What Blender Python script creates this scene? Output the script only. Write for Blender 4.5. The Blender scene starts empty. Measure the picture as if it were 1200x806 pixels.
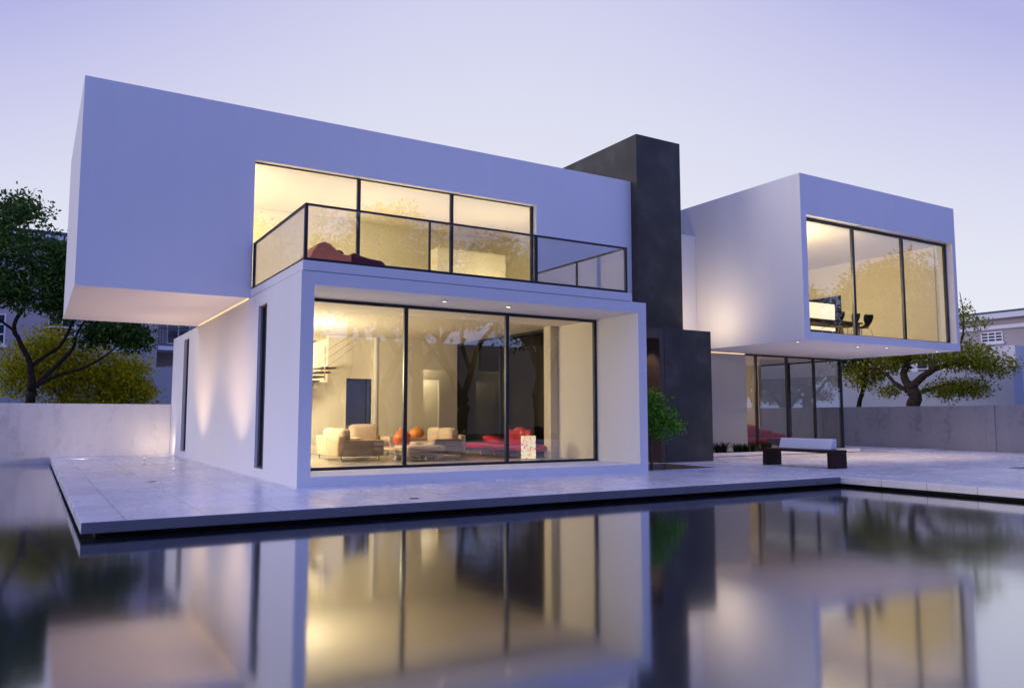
import bpy, bmesh, math, random
from mathutils import Vector, Matrix
R = math.radians
scene = bpy.context.scene
COL = scene.collection

# ------------------------------------------------------------------ helpers
class MB:
    """collects boxes, tubes, lathes; build() links them as ONE mesh object"""
    def __init__(s): s.v = []; s.f = []; s.sm = []
    def add(s, vs, fs, smooth=False):
        o = len(s.v); s.v += [tuple(p) for p in vs]
        for f in fs: s.f.append(tuple(i + o for i in f)); s.sm.append(smooth)
        return s
    def box(s, x0, x1, y0, y1, z0, z1):
        vs = [(x, y, z) for z in (z0, z1) for y in (y0, y1) for x in (x0, x1)]
        return s.add(vs, [(0, 2, 3, 1), (4, 5, 7, 6), (0, 1, 5, 4), (2, 6, 7, 3), (0, 4, 6, 2), (1, 3, 7, 5)])
    def slab(s, u, v, holes, t0, t1, fn):
        """flat slab u0..u1 x v0..v1 with rectangular holes, thickness t0..t1, fn(u,v,t)->xyz; holes may be notches"""
        us = sorted(set([u[0], u[1]] + [h[k] for h in holes for k in (0, 1) if u[0] < h[k] < u[1]]))
        vs = sorted(set([v[0], v[1]] + [h[k] for h in holes for k in (2, 3) if v[0] < h[k] < v[1]]))
        nu, nv = len(us) - 1, len(vs) - 1
        def full(i, j):
            if not (0 <= i < nu and 0 <= j < nv): return False
            cu, cv = (us[i] + us[i + 1]) / 2, (vs[j] + vs[j + 1]) / 2
            return not any(h[0] < cu < h[1] and h[2] < cv < h[3] for h in holes)
        idx = {}; pts = []; fs = []
        def p(i, j, t):
            k = (i, j, t)
            if k not in idx: idx[k] = len(pts); pts.append(fn(us[i], vs[j], t))
            return idx[k]
        for i in range(nu):
            for j in range(nv):
                if not full(i, j): continue
                fs.append((p(i, j, t1), p(i + 1, j, t1), p(i + 1, j + 1, t1), p(i, j + 1, t1)))
                fs.append((p(i, j, t0), p(i, j + 1, t0), p(i + 1, j + 1, t0), p(i + 1, j, t0)))
                for di, dj, a, b in ((-1, 0, (i, j), (i, j + 1)), (1, 0, (i + 1, j), (i + 1, j + 1)), (0, -1, (i, j), (i + 1, j)), (0, 1, (i, j + 1), (i + 1, j + 1))):
                    if not full(i + di, j + dj):
                        fs.append((p(*a, t0), p(*b, t0), p(*b, t1), p(*a, t1)))
        return s.add(pts, fs)
    def tube(s, pts, rad, n=8, cap=True):
        pts = [Vector(p) for p in pts]
        if not hasattr(rad, '__len__'): rad = [rad] * len(pts)
        rings = []; vs = []; up = None
        for i, p in enumerate(pts):
            d = (pts[min(i + 1, len(pts) - 1)] - pts[max(i - 1, 0)])
            if d.length < 1e-6: d = Vector((0, 0, 1))
            d.normalize()
            if up is None:
                up = Vector((1, 0, 0)) if abs(d.x) < .9 else Vector((0, 1, 0))
            a = up - d * up.dot(d)
            if a.length < 1e-4: a = d.orthogonal()
            a.normalize(); up = a; b = d.cross(a)
            rings.append(len(vs))
            for k in range(n):
                t = 2 * math.pi * k / n
                vs.append(p + (a * math.cos(t) + b * math.sin(t)) * rad[i])
        fs = []
        for i in range(len(pts) - 1):
            for k in range(n):
                k2 = (k + 1) % n
                fs.append((rings[i] + k, rings[i] + k2, rings[i + 1] + k2, rings[i + 1] + k))
        if cap:
            fs.append(tuple(range(n - 1, -1, -1))); fs.append(tuple(rings[-1] + k for k in range(n)))
        return s.add(vs, fs, True)
    def lathe(s, prof, c=(0, 0, 0), n=28):
        vs = []; fs = []
        for r, z in prof:
            for k in range(n):
                t = 2 * math.pi * k / n
                vs.append((c[0] + r * math.cos(t), c[1] + r * math.sin(t), c[2] + z))
        for i in range(len(prof) - 1):
            for k in range(n):
                k2 = (k + 1) % n
                fs.append((i * n + k, i * n + k2, (i + 1) * n + k2, (i + 1) * n + k))
        fs.append(tuple(range(n - 1, -1, -1))); fs.append(tuple((len(prof) - 1) * n + k for k in range(n)))
        return s.add(vs, fs, True)
    def cushion(s, x0, x1, y0, y1, z0, z1, r=.06, puff=.02, n=7):
        """rounded, slightly puffed block"""
        cx, cy, cz = (x0 + x1) / 2, (y0 + y1) / 2, (z0 + z1) / 2
        h = Vector(((x1 - x0) / 2, (y1 - y0) / 2, (z1 - z0) / 2)); r = min(r, min(h) * .95)
        bm = bmesh.new(); bmesh.ops.create_cube(bm, size=2)
        bmesh.ops.subdivide_edges(bm, edges=bm.edges[:], cuts=n, use_grid_fill=True)
        ids = {}
        vs = []
        for v in bm.verts:
            c = v.co
            q = Vector((math.copysign(abs(c[k]) ** .55, c[k]) for k in range(3)))
            p = Vector((q[k] * h[k] for k in range(3)))
            core = Vector((max(-h[k] + r, min(h[k] - r, p[k])) for k in range(3)))
            d = p - core
            if d.length > 1e-6: p = core + d.normalized() * r
            g = [1 - q[k] ** 2 for k in range(3)]
            p.z += math.copysign(puff, c.z) * g[0] * g[1] * (abs(c.z) > .99)
            p.x += math.copysign(puff, c.x) * g[1] * g[2] * (abs(c.x) > .99)
            p.y += math.copysign(puff, c.y) * g[0] * g[2] * (abs(c.y) > .99)
            ids[v.index] = len(vs); vs.append((cx + p.x, cy + p.y, cz + p.z))
        fs = [tuple(ids[v.index] for v in f.verts) for f in bm.faces]
        bm.free()
        return s.add(vs, fs, True)
    def xform(s, M):
        s.v = [tuple(M @ Vector(p)) for p in s.v]; return s
    def build(s, name, mat, parent=None, bevel=0, local=False, seg=2):
        off = Vector((0, 0, 0)); p = parent
        while p is not None and not local: off += p.location; p = p.parent
        me = bpy.data.meshes.new(name)
        me.from_pydata([(x - off.x, y - off.y, z - off.z) for x, y, z in s.v], [], s.f)
        me.polygons.foreach_set('use_smooth', s.sm)
        bm = bmesh.new(); bm.from_mesh(me)
        bmesh.ops.recalc_face_normals(bm, faces=bm.faces[:])
        bm.to_mesh(me); bm.free()
        me.materials.append(mat)
        o = bpy.data.objects.new(name, me); COL.objects.link(o)
        if parent is not None: o.parent = parent
        if bevel:
            m = o.modifiers.new('edge', 'BEVEL'); m.width = bevel; m.segments = seg; m.limit_method = 'ANGLE'; m.angle_limit = R(40)
            m.harden_normals = False
        return o

def tag(o, label=None, cat=None, group=None, kind=None):
    if label: o['label'] = label
    if cat: o['category'] = cat
    if group: o['group'] = group
    if kind: o['kind'] = kind
    return o
def empty(name, loc, label, cat, group=None, rz=0):
    o = bpy.data.objects.new(name, None); COL.objects.link(o)
    o.empty_display_size = .2
    o.location = loc; o.rotation_euler = (0, 0, rz)
    return tag(o, label, cat, group)
def copy_tree(o, parent=None):
    c = o.copy(); COL.objects.link(c)
    if parent is not None: c.parent = parent
    for ch in list(o.children): copy_tree(ch, c)
    return c
def FY(u, v, t): return (u, t, v)      # slab standing in the xz plane
def FX(u, v, t): return (t, u, v)      # slab standing in the yz plane
def FZ(u, v, t): return (u, v, t)      # lying slab

# ------------------------------------------------------------------ materials
def N(nt, typ, **kw):
    n = nt.nodes.new(typ)
    for k, v in kw.items():
        if k in n.inputs: n.inputs[k].default_value = v
        else: setattr(n, k, v)
    return n
def new_mat(name):
    m = bpy.data.materials.new(name); m.use_nodes = True
    nt = m.node_tree; return m, nt, nt.nodes['Principled BSDF']
def ramp(nt, fac, stops):
    r = nt.nodes.new('ShaderNodeValToRGB'); e = r.color_ramp.elements
    e[0].position, e[0].color = stops[0][0], (*stops[0][1], 1)
    e[1].position, e[1].color = stops[-1][0], (*stops[-1][1], 1)
    for p, c in stops[1:-1]:
        q = e.new(p); q.color = (*c, 1)
    nt.links.new(fac, r.inputs[0]); return r
def noise(nt, scale, detail=4, rough=.55, vec=None, dist=0):
    n = N(nt, 'ShaderNodeTexNoise'); n.inputs['Scale'].default_value = scale; n.inputs['Detail'].default_value = detail
    n.inputs['Roughness'].default_value = rough; n.inputs['Distortion'].default_value = dist
    if vec is None: vec = N(nt, 'ShaderNodeTexCoord').outputs['Object']
    nt.links.new(vec, n.inputs['Vector']); return n
def bump(nt, b, h, strength=.2, dist=.01):
    n = N(nt, 'ShaderNodeBump'); n.inputs['Strength'].default_value = strength; n.inputs['Distance'].default_value = dist
    nt.links.new(h, n.inputs['Height']); nt.links.new(n.outputs[0], b.inputs['Normal']); return n
def plain(name, c, rough=.6, metal=0, var=.06, scale=6, bmp=.08, bscale=80, spec=.5, coat=0):
    m, nt, b = new_mat(name)
    n = noise(nt, scale, 5)
    r = ramp(nt, n.outputs[0], [(.3, tuple(x * (1 - var) for x in c)), (.7, tuple(min(1, x * (1 + var)) for x in c))])
    nt.links.new(r.outputs[0], b.inputs['Base Color'])
    b.inputs['Roughness'].default_value = rough; b.inputs['Metallic'].default_value = metal
    b.inputs['Specular IOR Level'].default_value = spec; b.inputs['Coat Weight'].default_value = coat
    if bmp:
        n2 = noise(nt, bscale, 3); bump(nt, b, n2.outputs[0], bmp, .01)
    return m
def math_n(nt, op, a, b=None, c=None):
    n = N(nt, 'ShaderNodeMath', operation=op)
    for i, x in enumerate((a, b, c)):
        if x is None: continue
        if isinstance(x, (int, float)): n.inputs[i].default_value = x
        else: nt.links.new(x, n.inputs[i])
    return n.outputs[0]
def groove(nt, coord, period, offset, width):
    """1 inside a joint of this period, else 0"""
    a = math_n(nt, 'SUBTRACT', coord, offset); a = math_n(nt, 'DIVIDE', a, period)
    a = math_n(nt, 'FRACT', a); a = math_n(nt, 'SUBTRACT', a, .5); a = math_n(nt, 'ABSOLUTE', a)
    return math_n(nt, 'GREATER_THAN', a, .5 - width / period / 2)

def stucco(name, c, panel=True):
    m, nt, b = new_mat(name)
    tc = N(nt, 'ShaderNodeTexCoord').outputs['Object']
    big = noise(nt, .55, 6, .6, tc); fine = noise(nt, 55, 4, .6, tc)
    mp = N(nt, 'ShaderNodeMapping'); mp.inputs['Scale'].default_value = (2.2, 2.2, .16); nt.links.new(tc, mp.inputs[0])
    streak = noise(nt, 1.6, 5, .6, mp.outputs[0])
    mix = math_n(nt, 'ADD', math_n(nt, 'MULTIPLY', big.outputs[0], .6), math_n(nt, 'MULTIPLY', streak.outputs[0], .4))
    r = ramp(nt, mix, [(.32, tuple(x * .965 for x in c)), (.55, c), (.75, tuple(min(1, x * 1.02) for x in c))])
    nt.links.new(r.outputs[0], b.inputs['Base Color'])
    b.inputs['Roughness'].default_value = .82; b.inputs['Specular IOR Level'].default_value = .25
    h = math_n(nt, 'MULTIPLY', fine.outputs[0], .5)
    if panel:
        sep = N(nt, 'ShaderNodeSeparateXYZ'); geo = N(nt, 'ShaderNodeNewGeometry'); nt.links.new(geo.outputs['Position'], sep.inputs[0])
        gx = groove(nt, sep.outputs[0], 2.54, 1.95, .014); gz = groove(nt, sep.outputs[2], 40, 7.72, .02)
        wob = math_n(nt, 'MULTIPLY', math_n(nt, 'ADD', gx, math_n(nt, 'MULTIPLY', gz, 1.6)), 2.6)
        h = math_n(nt, 'ADD', h, wob)
    bump(nt, b, h, .16, .012)
    return m

M = {}
M['white'] = stucco('white_stucco', (.78, .78, .79))
M['white_plain'] = stucco('white_stucco_plain', (.78, .78, .79), False)
def dark_render():
    m, nt, b = new_mat('charcoal_render')
    n = noise(nt, 1.1, 7, .62); f = noise(nt, 30, 4)
    r = ramp(nt, n.outputs[0], [(.3, (.036, .034, .027)), (.52, (.054, .051, .038)), (.72, (.092, .086, .064))])
    nt.links.new(r.outputs[0], b.inputs['Base Color']); b.inputs['Roughness'].default_value = .7
    bump(nt, b, f.outputs[0], .2, .01); return m
M['dark'] = dark_render()
M['metal'] = plain('dark_window_metal', (.016, .018, .027), .42, 0, .1, 3, .02)
M['chrome'] = plain('chrome', (.75, .75, .76), .18, 1, .02, 4, 0)
M['interior'] = plain('warm_plaster', (.78, .73, .62), .85, 0, .03, 2, .08, 60, .2)
M['interior_floor'] = plain('pale_stone_floor', (.52, .47, .40), .22, 0, .08, 2, .02, 20)
M['door_wood'] = plain('brown_portal_wood', (.085, .055, .042), .55, 0, .25, 9, .1)
M['pit_wood'] = plain('pit_wood', (.26, .20, .14), .7, 0, .2, 9, .05)
M['tread'] = plain('dark_stair_wood', (.06, .022, .015), .4, 0, .2, 9, .05)
def wood(name, c):
    m, nt, b = new_mat(name)
    tc = N(nt, 'ShaderNodeTexCoord').outputs['Object']
    mp = N(nt, 'ShaderNodeMapping'); mp.inputs['Scale'].default_value = (14, 1.2, 14); nt.links.new(tc, mp.inputs[0])
    n = noise(nt, 3, 6, .6, mp.outputs[0], .6)
    r = ramp(nt, n.outputs[0], [(.3, tuple(x * .55 for x in c)), (.55, c), (.75, tuple(x * 1.5 for x in c))])
    nt.links.new(r.outputs[0], b.inputs['Base Color']); b.inputs['Roughness'].default_value = .5; b.inputs['Specular IOR Level'].default_value = .18
    bump(nt, b, n.outputs[0], .15, .01); return m
M['bench_wood'] = wood('bench_wood', (.036, .014, .010))
M['light_wood'] = wood('table_wood', (.42, .27, .13))
M['bench_white'] = plain('white_bench_back', (.76, .76, .78), .5, 0, .03, 5, .03)
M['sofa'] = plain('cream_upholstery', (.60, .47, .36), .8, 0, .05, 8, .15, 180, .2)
M['sofa_shade'] = plain('shaded_cream_upholstery', (.36, .28, .23), .8, 0, .05, 8, .15, 180, .2)  # darker copy of the cream: shade painted on arms and bases
M['red'] = plain('red_leather', (.50, .012, .035), .38, 0, .12, 5, .08, 30)
M['orange'] = plain('orange_leather', (.95, .27, .12), .55, 0, .08, 5, .06, 30)
M['maroon'] = plain('maroon_leather', (.13, .008, .03), .45, 0, .1, 5, .06, 30)
M['terracotta'] = plain('terracotta', (.62, .13, .03), .42, 0, .18, 9, .05, 40)
M['terracotta_light'] = plain('pale_terracotta', (.74, .27, .07), .42, 0, .15, 9, .05, 40)
M['black_shell'] = plain('black_shell', (.008, .010, .010), .35, 0, .1, 5, 0)
M['bark'] = plain('bark', (.030, .024, .020), .9, 0, .4, 9, .6, 16, .05)
M['bark_brown'] = plain('brown_bark', (.10, .075, .052), .9, 0, .35, 9, .6, 16, .2)
M['soil'] = plain('soil', (.06, .04, .028), .95, 0, .4, 12, .5, 25, .1)
M['bld'] = plain('beige_render', (.40, .35, .345), .9, 0, .07, .4, .06, 30, .2)
M['bld_trim'] = plain('white_trim', (.72, .72, .74), .8, 0, .04, 1, .04, 30, .2)
M['bld_roof'] = plain('slate_roof', (.07, .10, .15), .8, 0, .15, 2, .1, 20)
M['bluewall'] = plain('pale_blue_wall', (.42, .44, .50), .9, 0, .06, .35, .06, 30, .2)
M['winglass'] = plain('dark_window_glass', (.03, .04, .05), .06, 0, .1, 1, 0, spec=.9)
M['shutter'] = plain('grey_shutter', (.30, .32, .36), .7, 0, .08, 3, .05)
M['ground'] = plain('garden_earth', (.085, .085, .055), .95, 0, .35, .8, .4, 12, .1)
M['reflection_glow'] = None

def concrete(name, c, stain):
    m, nt, b = new_mat(name)
    geo = N(nt, 'ShaderNodeNewGeometry').outputs['Position']
    mp = N(nt, 'ShaderNodeMapping'); mp.inputs['Scale'].default_value = (1.4, 1.4, .35); nt.links.new(geo, mp.inputs[0])
    a = noise(nt, 1.3, 8, .66, mp.outputs[0]); f = noise(nt, 5, 6, .7, geo); pit = noise(nt, 45, 3, .6, geo)
    mix = math_n(nt, 'ADD', math_n(nt, 'MULTIPLY', a.outputs[0], .6), math_n(nt, 'MULTIPLY', f.outputs[0], .4))
    r = ramp(nt, mix, [(.30, tuple(x * (1 - stain) for x in c)), (.47, c), (.7, tuple(min(1, x * 1.12) for x in c))])
    nt.links.new(r.outputs[0], b.inputs['Base Color']); b.inputs['Roughness'].default_value = .88; b.inputs['Specular IOR Level'].default_value = .25
    bump(nt, b, pit.outputs[0], .22, .012); return m
M['concrete'] = concrete('grey_concrete', (.34, .33, .335), .42)
M['concrete_light'] = concrete('pale_concrete', (.68, .66, .66), .30)
M['kerb'] = concrete('kerb_stone', (.62, .62, .63), .15)

def deck_mat():
    m, nt, b = new_mat('deck_stone')
    geo = N(nt, 'ShaderNodeNewGeometry').outputs['Position']
    sep = N(nt, 'ShaderNodeSeparateXYZ'); nt.links.new(geo, sep.inputs[0])
    gx = groove(nt, sep.outputs[0], .94, 1.05, .013); gy = groove(nt, sep.outputs[1], .94, 10.85 + .94, .012)
    g = math_n(nt, 'MAXIMUM', gx, gy)
    a = noise(nt, .7, 7, .6, geo); f = noise(nt, 7, 5, .65, geo)
    # tone of each tile
    ix = math_n(nt, 'FLOOR', math_n(nt, 'DIVIDE', math_n(nt, 'SUBTRACT', sep.outputs[0], 1.05), .94))
    iy = math_n(nt, 'FLOOR', math_n(nt, 'DIVIDE', math_n(nt, 'SUBTRACT', sep.outputs[1], 11.79), .94))
    cb = N(nt, 'ShaderNodeCombineXYZ'); nt.links.new(ix, cb.inputs[0]); nt.links.new(iy, cb.inputs[1])
    wn = N(nt, 'ShaderNodeTexWhiteNoise'); nt.links.new(cb.outputs[0], wn.inputs[0])
    t = math_n(nt, 'ADD', math_n(nt, 'ADD', math_n(nt, 'MULTIPLY', a.outputs[0], .5), math_n(nt, 'MULTIPLY', f.outputs[0], .25)), math_n(nt, 'MULTIPLY', wn.outputs[0], .25))
    r = ramp(nt, t, [(.28, (.54, .54, .60)), (.5, (.65, .65, .71)), (.72, (.74, .74, .79))])
    mx = N(nt, 'ShaderNodeMix', data_type='RGBA'); nt.links.new(math_n(nt, 'MULTIPLY', g, .75), mx.inputs[0])
    nt.links.new(r.outputs[0], mx.inputs[6]); mx.inputs[7].default_value = (.06, .06, .08, 1)
    nt.links.new(mx.outputs[2], b.inputs['Base Color'])
    rr = math_n(nt, 'ADD', math_n(nt, 'MULTIPLY', a.outputs[0], .26), .14); nt.links.new(rr, b.inputs['Roughness'])
    hh = math_n(nt, 'SUBTRACT', math_n(nt, 'MULTIPLY', a.outputs[0], .3), math_n(nt, 'MULTIPLY', g, .5)); bump(nt, b, hh, .06, .004)
    return m
M['deck'] = deck_mat()

def glass(name, tint, f0):
    m, nt, b = new_mat(name); nt.nodes.remove(b); out = nt.nodes['Material Output']
    lw = N(nt, 'ShaderNodeLayerWeight'); lw.inputs[0].default_value = .5
    f5 = math_n(nt, 'POWER', lw.outputs['Facing'], 5)
    fac = math_n(nt, 'ADD', math_n(nt, 'MULTIPLY', f5, 1 - f0), f0)
    tr = N(nt, 'ShaderNodeBsdfTransparent'); tr.inputs[0].default_value = (*tint, 1)
    gl = N(nt, 'ShaderNodeBsdfGlossy'); gl.inputs['Roughness'].default_value = 0.0
    mx = N(nt, 'ShaderNodeMixShader'); nt.links.new(fac, mx.inputs[0]); nt.links.new(tr.outputs[0], mx.inputs[1]); nt.links.new(gl.outputs[0], mx.inputs[2])
    nt.links.new(mx.outputs[0], out.inputs[0]); return m
M['glass'] = glass('clear_glass', (.95, .96, .95), .14)
M['glass_tint'] = glass('bronze_glass', (.92, .91, .88), .15)
M['glass_dark'] = glass('smoked_glass', (.28, .29, .30), .035)
M['glass_black'] = glass('black_glass', (.10, .11, .11), .04)
M['glass_rail'] = glass('railing_glass', (.965, .965, .955), .10)

def water_mat():
    m, nt, b = new_mat('pool_water'); nt.nodes.remove(b); out = nt.nodes['Material Output']
    geo = N(nt, 'ShaderNodeNewGeometry').outputs['Position']
    lw = N(nt, 'ShaderNodeLayerWeight'); lw.inputs[0].default_value = .5
    f5 = math_n(nt, 'POWER', lw.outputs['Facing'], 5)
    fac = math_n(nt, 'ADD', math_n(nt, 'MULTIPLY', f5, .42), .56)
    df = N(nt, 'ShaderNodeBsdfDiffuse'); df.inputs[0].default_value = (.012, .016, .026, 1)
    gl = N(nt, 'ShaderNodeBsdfGlossy'); gl.inputs['Roughness'].default_value = .085; gl.inputs[0].default_value = (.95, .96, .98, 1)
    n = noise(nt, .9, 3, .5, geo)
    bp = N(nt, 'ShaderNodeBump'); bp.inputs['Strength'].default_value = .03; bp.inputs['Distance'].default_value = .05
    nt.links.new(n.outputs[0], bp.inputs['Height']); nt.links.new(bp.outputs[0], gl.inputs['Normal'])
    mx = N(nt, 'ShaderNodeMixShader'); nt.links.new(fac, mx.inputs[0]); nt.links.new(df.outputs[0], mx.inputs[1]); nt.links.new(gl.outputs[0], mx.inputs[2])
    nt.links.new(mx.outputs[0], out.inputs[0]); return m
M['water'] = water_mat()

def leaf(name, stops, rough=.55, trans=.25):
    m, nt, b = new_mat(name)
    geo = N(nt, 'ShaderNodeNewGeometry')
    b.inputs['Sheen Weight'].default_value = 0
    big = noise(nt, .9, 3)
    t = math_n(nt, 'ADD', math_n(nt, 'MULTIPLY', geo.outputs['Random Per Island'], .6), math_n(nt, 'MULTIPLY', big.outputs[0], .4))
    r = ramp(nt, t, stops); nt.links.new(r.outputs[0], b.inputs['Base Color'])
    b.inputs['Roughness'].default_value = rough; b.inputs['Specular IOR Level'].default_value = .12
    out = nt.nodes['Material Output']
    tl = N(nt, 'ShaderNodeBsdfTranslucent'); nt.links.new(r.outputs[0], tl.inputs[0])
    mx = N(nt, 'ShaderNodeMixShader'); mx.inputs[0].default_value = trans
    nt.links.new(b.outputs[0], mx.inputs[1]); nt.links.new(tl.outputs[0], mx.inputs[2]); nt.links.new(mx.outputs[0], out.inputs[0])
    return m
M['leaf_dark'] = leaf('dark_leaf', [(.2, (.024, .056, .014)), (.55, (.056, .125, .026)), (.85, (.11, .21, .04))])
M['leaf_yellow'] = leaf('yellow_leaf', [(.15, (.18, .24, .014)), (.5, (.40, .41, .016)), (.82, (.72, .56, .02))])
M['leaf_olive'] = leaf('olive_leaf', [(.15, (.15, .17, .012)), (.5, (.33, .34, .022)), (.85, (.50, .48, .035))])
M['leaf_green'] = leaf('bright_leaf', [(.15, (.03, .14, .012)), (.55, (.08, .32, .022)), (.85, (.45, .58, .05))])
M['leaf_pine'] = leaf('pine_leaf', [(.2, (.012, .020, .012)), (.55, (.028, .042, .022)), (.85, (.05, .07, .03))])
M['leaf_far'] = leaf('broad_leaf', [(.15, (.030, .036, .010)), (.5, (.055, .062, .016)), (.85, (.09, .095, .025))])
M['blade'] = leaf('grass_blade', [(.2, (.010, .020, .010)), (.6, (.022, .045, .018)), (.9, (.05, .085, .03))])

def emit(name, c, s):
    m, nt, b = new_mat(name); b.inputs['Base Color'].default_value = (*c, 1)
    b.inputs['Emission Color'].default_value = (*c, 1); b.inputs['Emission Strength'].default_value = s; return m
WARM = (1, .84, .57)
M['lamp_disc'] = emit('lamp_disc', (1, .82, .6), 3)
M['strip'] = emit('warm_strip', (1, .70, .32), 1.3)
M['reflection_glow'] = emit('painted_reflection', (1, .93, .74), .9)  # painted glow in place of a bright reflection in the dark side window
def mosaic():
    m, nt, b = new_mat('mosaic_lamp')
    tc = N(nt, 'ShaderNodeTexCoord').outputs['Object']
    v = N(nt, 'ShaderNodeTexVoronoi'); v.inputs['Scale'].default_value = 26; nt.links.new(tc, v.inputs['Vector'])
    sp = N(nt, 'ShaderNodeSeparateColor'); nt.links.new(v.outputs['Color'], sp.inputs[0])
    r = ramp(nt, sp.outputs[0], [(.0, (.95, .9, .75)), (.35, (1, .88, .45)), (.55, (.95, .62, .25)), (.72, (.8, .28, .3)), (.85, (.95, .92, .85)), (1, (.6, .7, .5))])
    r.color_ramp.interpolation = 'CONSTANT'
    nt.links.new(r.outputs[0], b.inputs['Base Color']); nt.links.new(r.outputs[0], b.inputs['Emission Color']); b.inputs['Emission Strength'].default_value = .85
    return m
M['mosaic'] = mosaic()

# ------------------------------------------------------------------ ground, deck, pool
MB().slab((-400, 400), (-400, 400), [(-12, 14.57, -6, 29.2), (.58, 29.6, -6.0, 29.2)], -1.2, -.03, FZ).build('ground', M['ground'])
tag(bpy.data.objects['ground'], kind='structure')
PIT = (12.16, 14.75, 14.46, 16.45)
o = MB().slab((.572, 29.6), (-6, 29.05), [(.5, 14.57, -7, 10.85), PIT, (4.30, 14.04, 15.7, 26)], -.14, 0, FZ).build('deck', M['deck'], bevel=.012)
tag(o, kind='structure')
o = MB().slab((-12, 14.97), (-6, 29.3), [], -.6, -.20, FZ).build('water', M['water']); tag(o, kind='structure')
mb = MB().box(.95, 14.95, 11.2, 11.4, -.9, -.145).box(14.95, 15.15, -6, 11.4, -.9, -.145).box(.75, .95, 11.2, 29.05, -.9, -.145)
o = mb.build('pool_side', M['dark']); tag(o, kind='structure')
o = MB().box(PIT[0] - .1, PIT[1] + .02, PIT[2] - .02, PIT[3] + .1, -.9, -.42).build('soil', M['soil']); tag(o, kind='structure')
o = MB().slab((PIT[0] - .02, PIT[1] + .03), (PIT[2] - .03, PIT[3] + .02), [(PIT[0] + .01, PIT[1] - .004, PIT[2] + .01, PIT[3] - .01)], -.45, -.004, FZ).build('pit_lining', M['pit_wood']); tag(o, kind='structure')
# low stone step along the garden wall
o = MB().box(26.6, 29.45, 17.4, 24, .004, .035).build('stone_step', M['deck'], bevel=.008); tag(o, kind='structure')

# ------------------------------------------------------------------ house
H = empty('modern_house', (4.06, 14.06, 0), 'large white flat-roofed modern house with lit glass walls and dark chimney tower', 'house')
W = M['white']
# lower volume: portal frame + side wall with slot openings
S1 = (16.47, 17.2, .19, 3.6); S2 = (25.9, 26.82, .19, 3.66)
MB().slab((14.056, 29.05), (0, 3.875), [S1, S2], 4.062, 4.302, FX).build('side_wall', M['white_plain'], H)
MB().slab((4.302, 12.11), (0, 3.875), [(4.0, 11.872, .186, 3.633)], 14.056, 15.75, FY).build('porch_frame', M['white_plain'], H)
MB().box(11.882, 12.105, 15.752, 17.5, 0, 3.873).build('pier_wall', M['white_plain'], H)
MB().box(4.31, 12.10, 15.752, 24.6, 3.634, 3.872).build('ceiling', M['interior'], H)
MB().box(4.302, 12.10, 15.752, 24.6, -.1, .184).build('living_room_floor', M['interior_floor'], H)
# terrace slab
MB().box(4.082, 11.71, 14.075, 18.06, 3.892, 4.075).build('terrace_slab', M['white_plain'], H, .01)
MB().box(4.12, 11.67, 14.12, 18.06, 3.868, 3.895).build('shadow_gap', M['metal'], H)
# upper volume
UW = (4.10, 11.68, 4.12, 7.055)
MB().slab((.634, 15.045), (3.888, 8.25), [UW], 18.067, 18.40, FY).build('upper_facade', W, H)
MB().slab((18.40, 24.4), (3.888, 8.25), [], .634, .93, FX).build('upper_end_wall', M['white_plain'], H)
MB().box(.93, 15.045, 18.40, 24.4, 3.888, 4.118).build('soffit_slab', M['white_plain'], H)
MB().box(.932, 15.045, 18.402, 24.4, 7.08, 8.24).build('upper_roof', M['white_plain'], H)
MB().box(.634, 15.045, 24.40, 24.6, 3.888, 8.25).build('upper_back_wall', M['white_plain'], H)
MB().box(.94, 15.0, 18.41, 24.39, 4.119, 4.13).build('upper_floor', M['interior_floor'], H)
MB().slab((.95, 14.6), (4.131, 7.078), [], 22.4, 22.5, FY).build('upper_inner_wall', M['interior'], H)
MB().box(.935, 1.02, 18.41, 22.39, 4.131, 7.07).build('upper_inner_wall', M['interior'], H)
MB().box(14.4, 14.5, 18.41, 22.39, 4.131, 7.07).build('upper_inner_wall', M['interior'], H)
MB().box(.95, 14.6, 18.41, 22.39, 7.06, 7.079).build('upper_inner_ceiling', M['interior'], H)
MB().box(9.9, 12.2, 20.6, 21.2, 4.131, 6.15).build('upper_partition', M['interior'], H)
# cove strip where the soffit meets the side wall
MB().box(4.048, 4.06, 18.12, 24.3, 3.874, 3.886).build('cove_light', M['strip'], H)

def window(name, plane, y, x0, x1, z0, z1, mulls, fw=.06, fd=.08, mw=.085, gl='glass', left=True, top=.07, bottom=.06):
    fn = FY if plane == 'y' else FX
    cuts = [x0 + (fw if left else .0)] + [c for m_ in mulls for c in (m_ - mw / 2, m_ + mw / 2)] + [x1 - fw]
    holes = [(cuts[i], cuts[i + 1], z0 + bottom, z1 - top) for i in range(0, len(cuts), 2)]
    if not left: holes[0] = (x0 - 1,) + holes[0][1:]
    fr = MB().slab((x0, x1), (z0, z1), holes, y, y + fd, fn).build(name, M['metal'], H, .004)
    for h in holes:
        MB().slab((max(h[0], x0) - .01, h[1] + .01), (h[2] - .01, h[3] + .01), [], y + fd * .4, y + fd * .4 + .012, fn).build('pane', M[gl], fr)
    return fr
window('window', 'y', 15.64, 4.302, 11.88, .188, 3.632, (6.80, 9.32), top=.065, bottom=.055, fw=.08)
window('window', 'y', 18.22, 4.10, 11.68, 4.12, 7.055, (6.63, 9.17), fw=.07, left=False, top=.02, bottom=.05)
for s, px in ((S1, 4.118), (S2, 4.145)):
    window('slot_window', 'x', px, s[0], s[1], s[2], s[3], (), fw=.14, mw=.05, top=.05, bottom=.05)
MB().box(4.21, 4.22, S2[0] + .02, S2[1] - .02, .25, 3.6).build('slot_dark_backing', M['metal'], H)  # dark sheet standing in for the unlit space behind the slot
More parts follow.
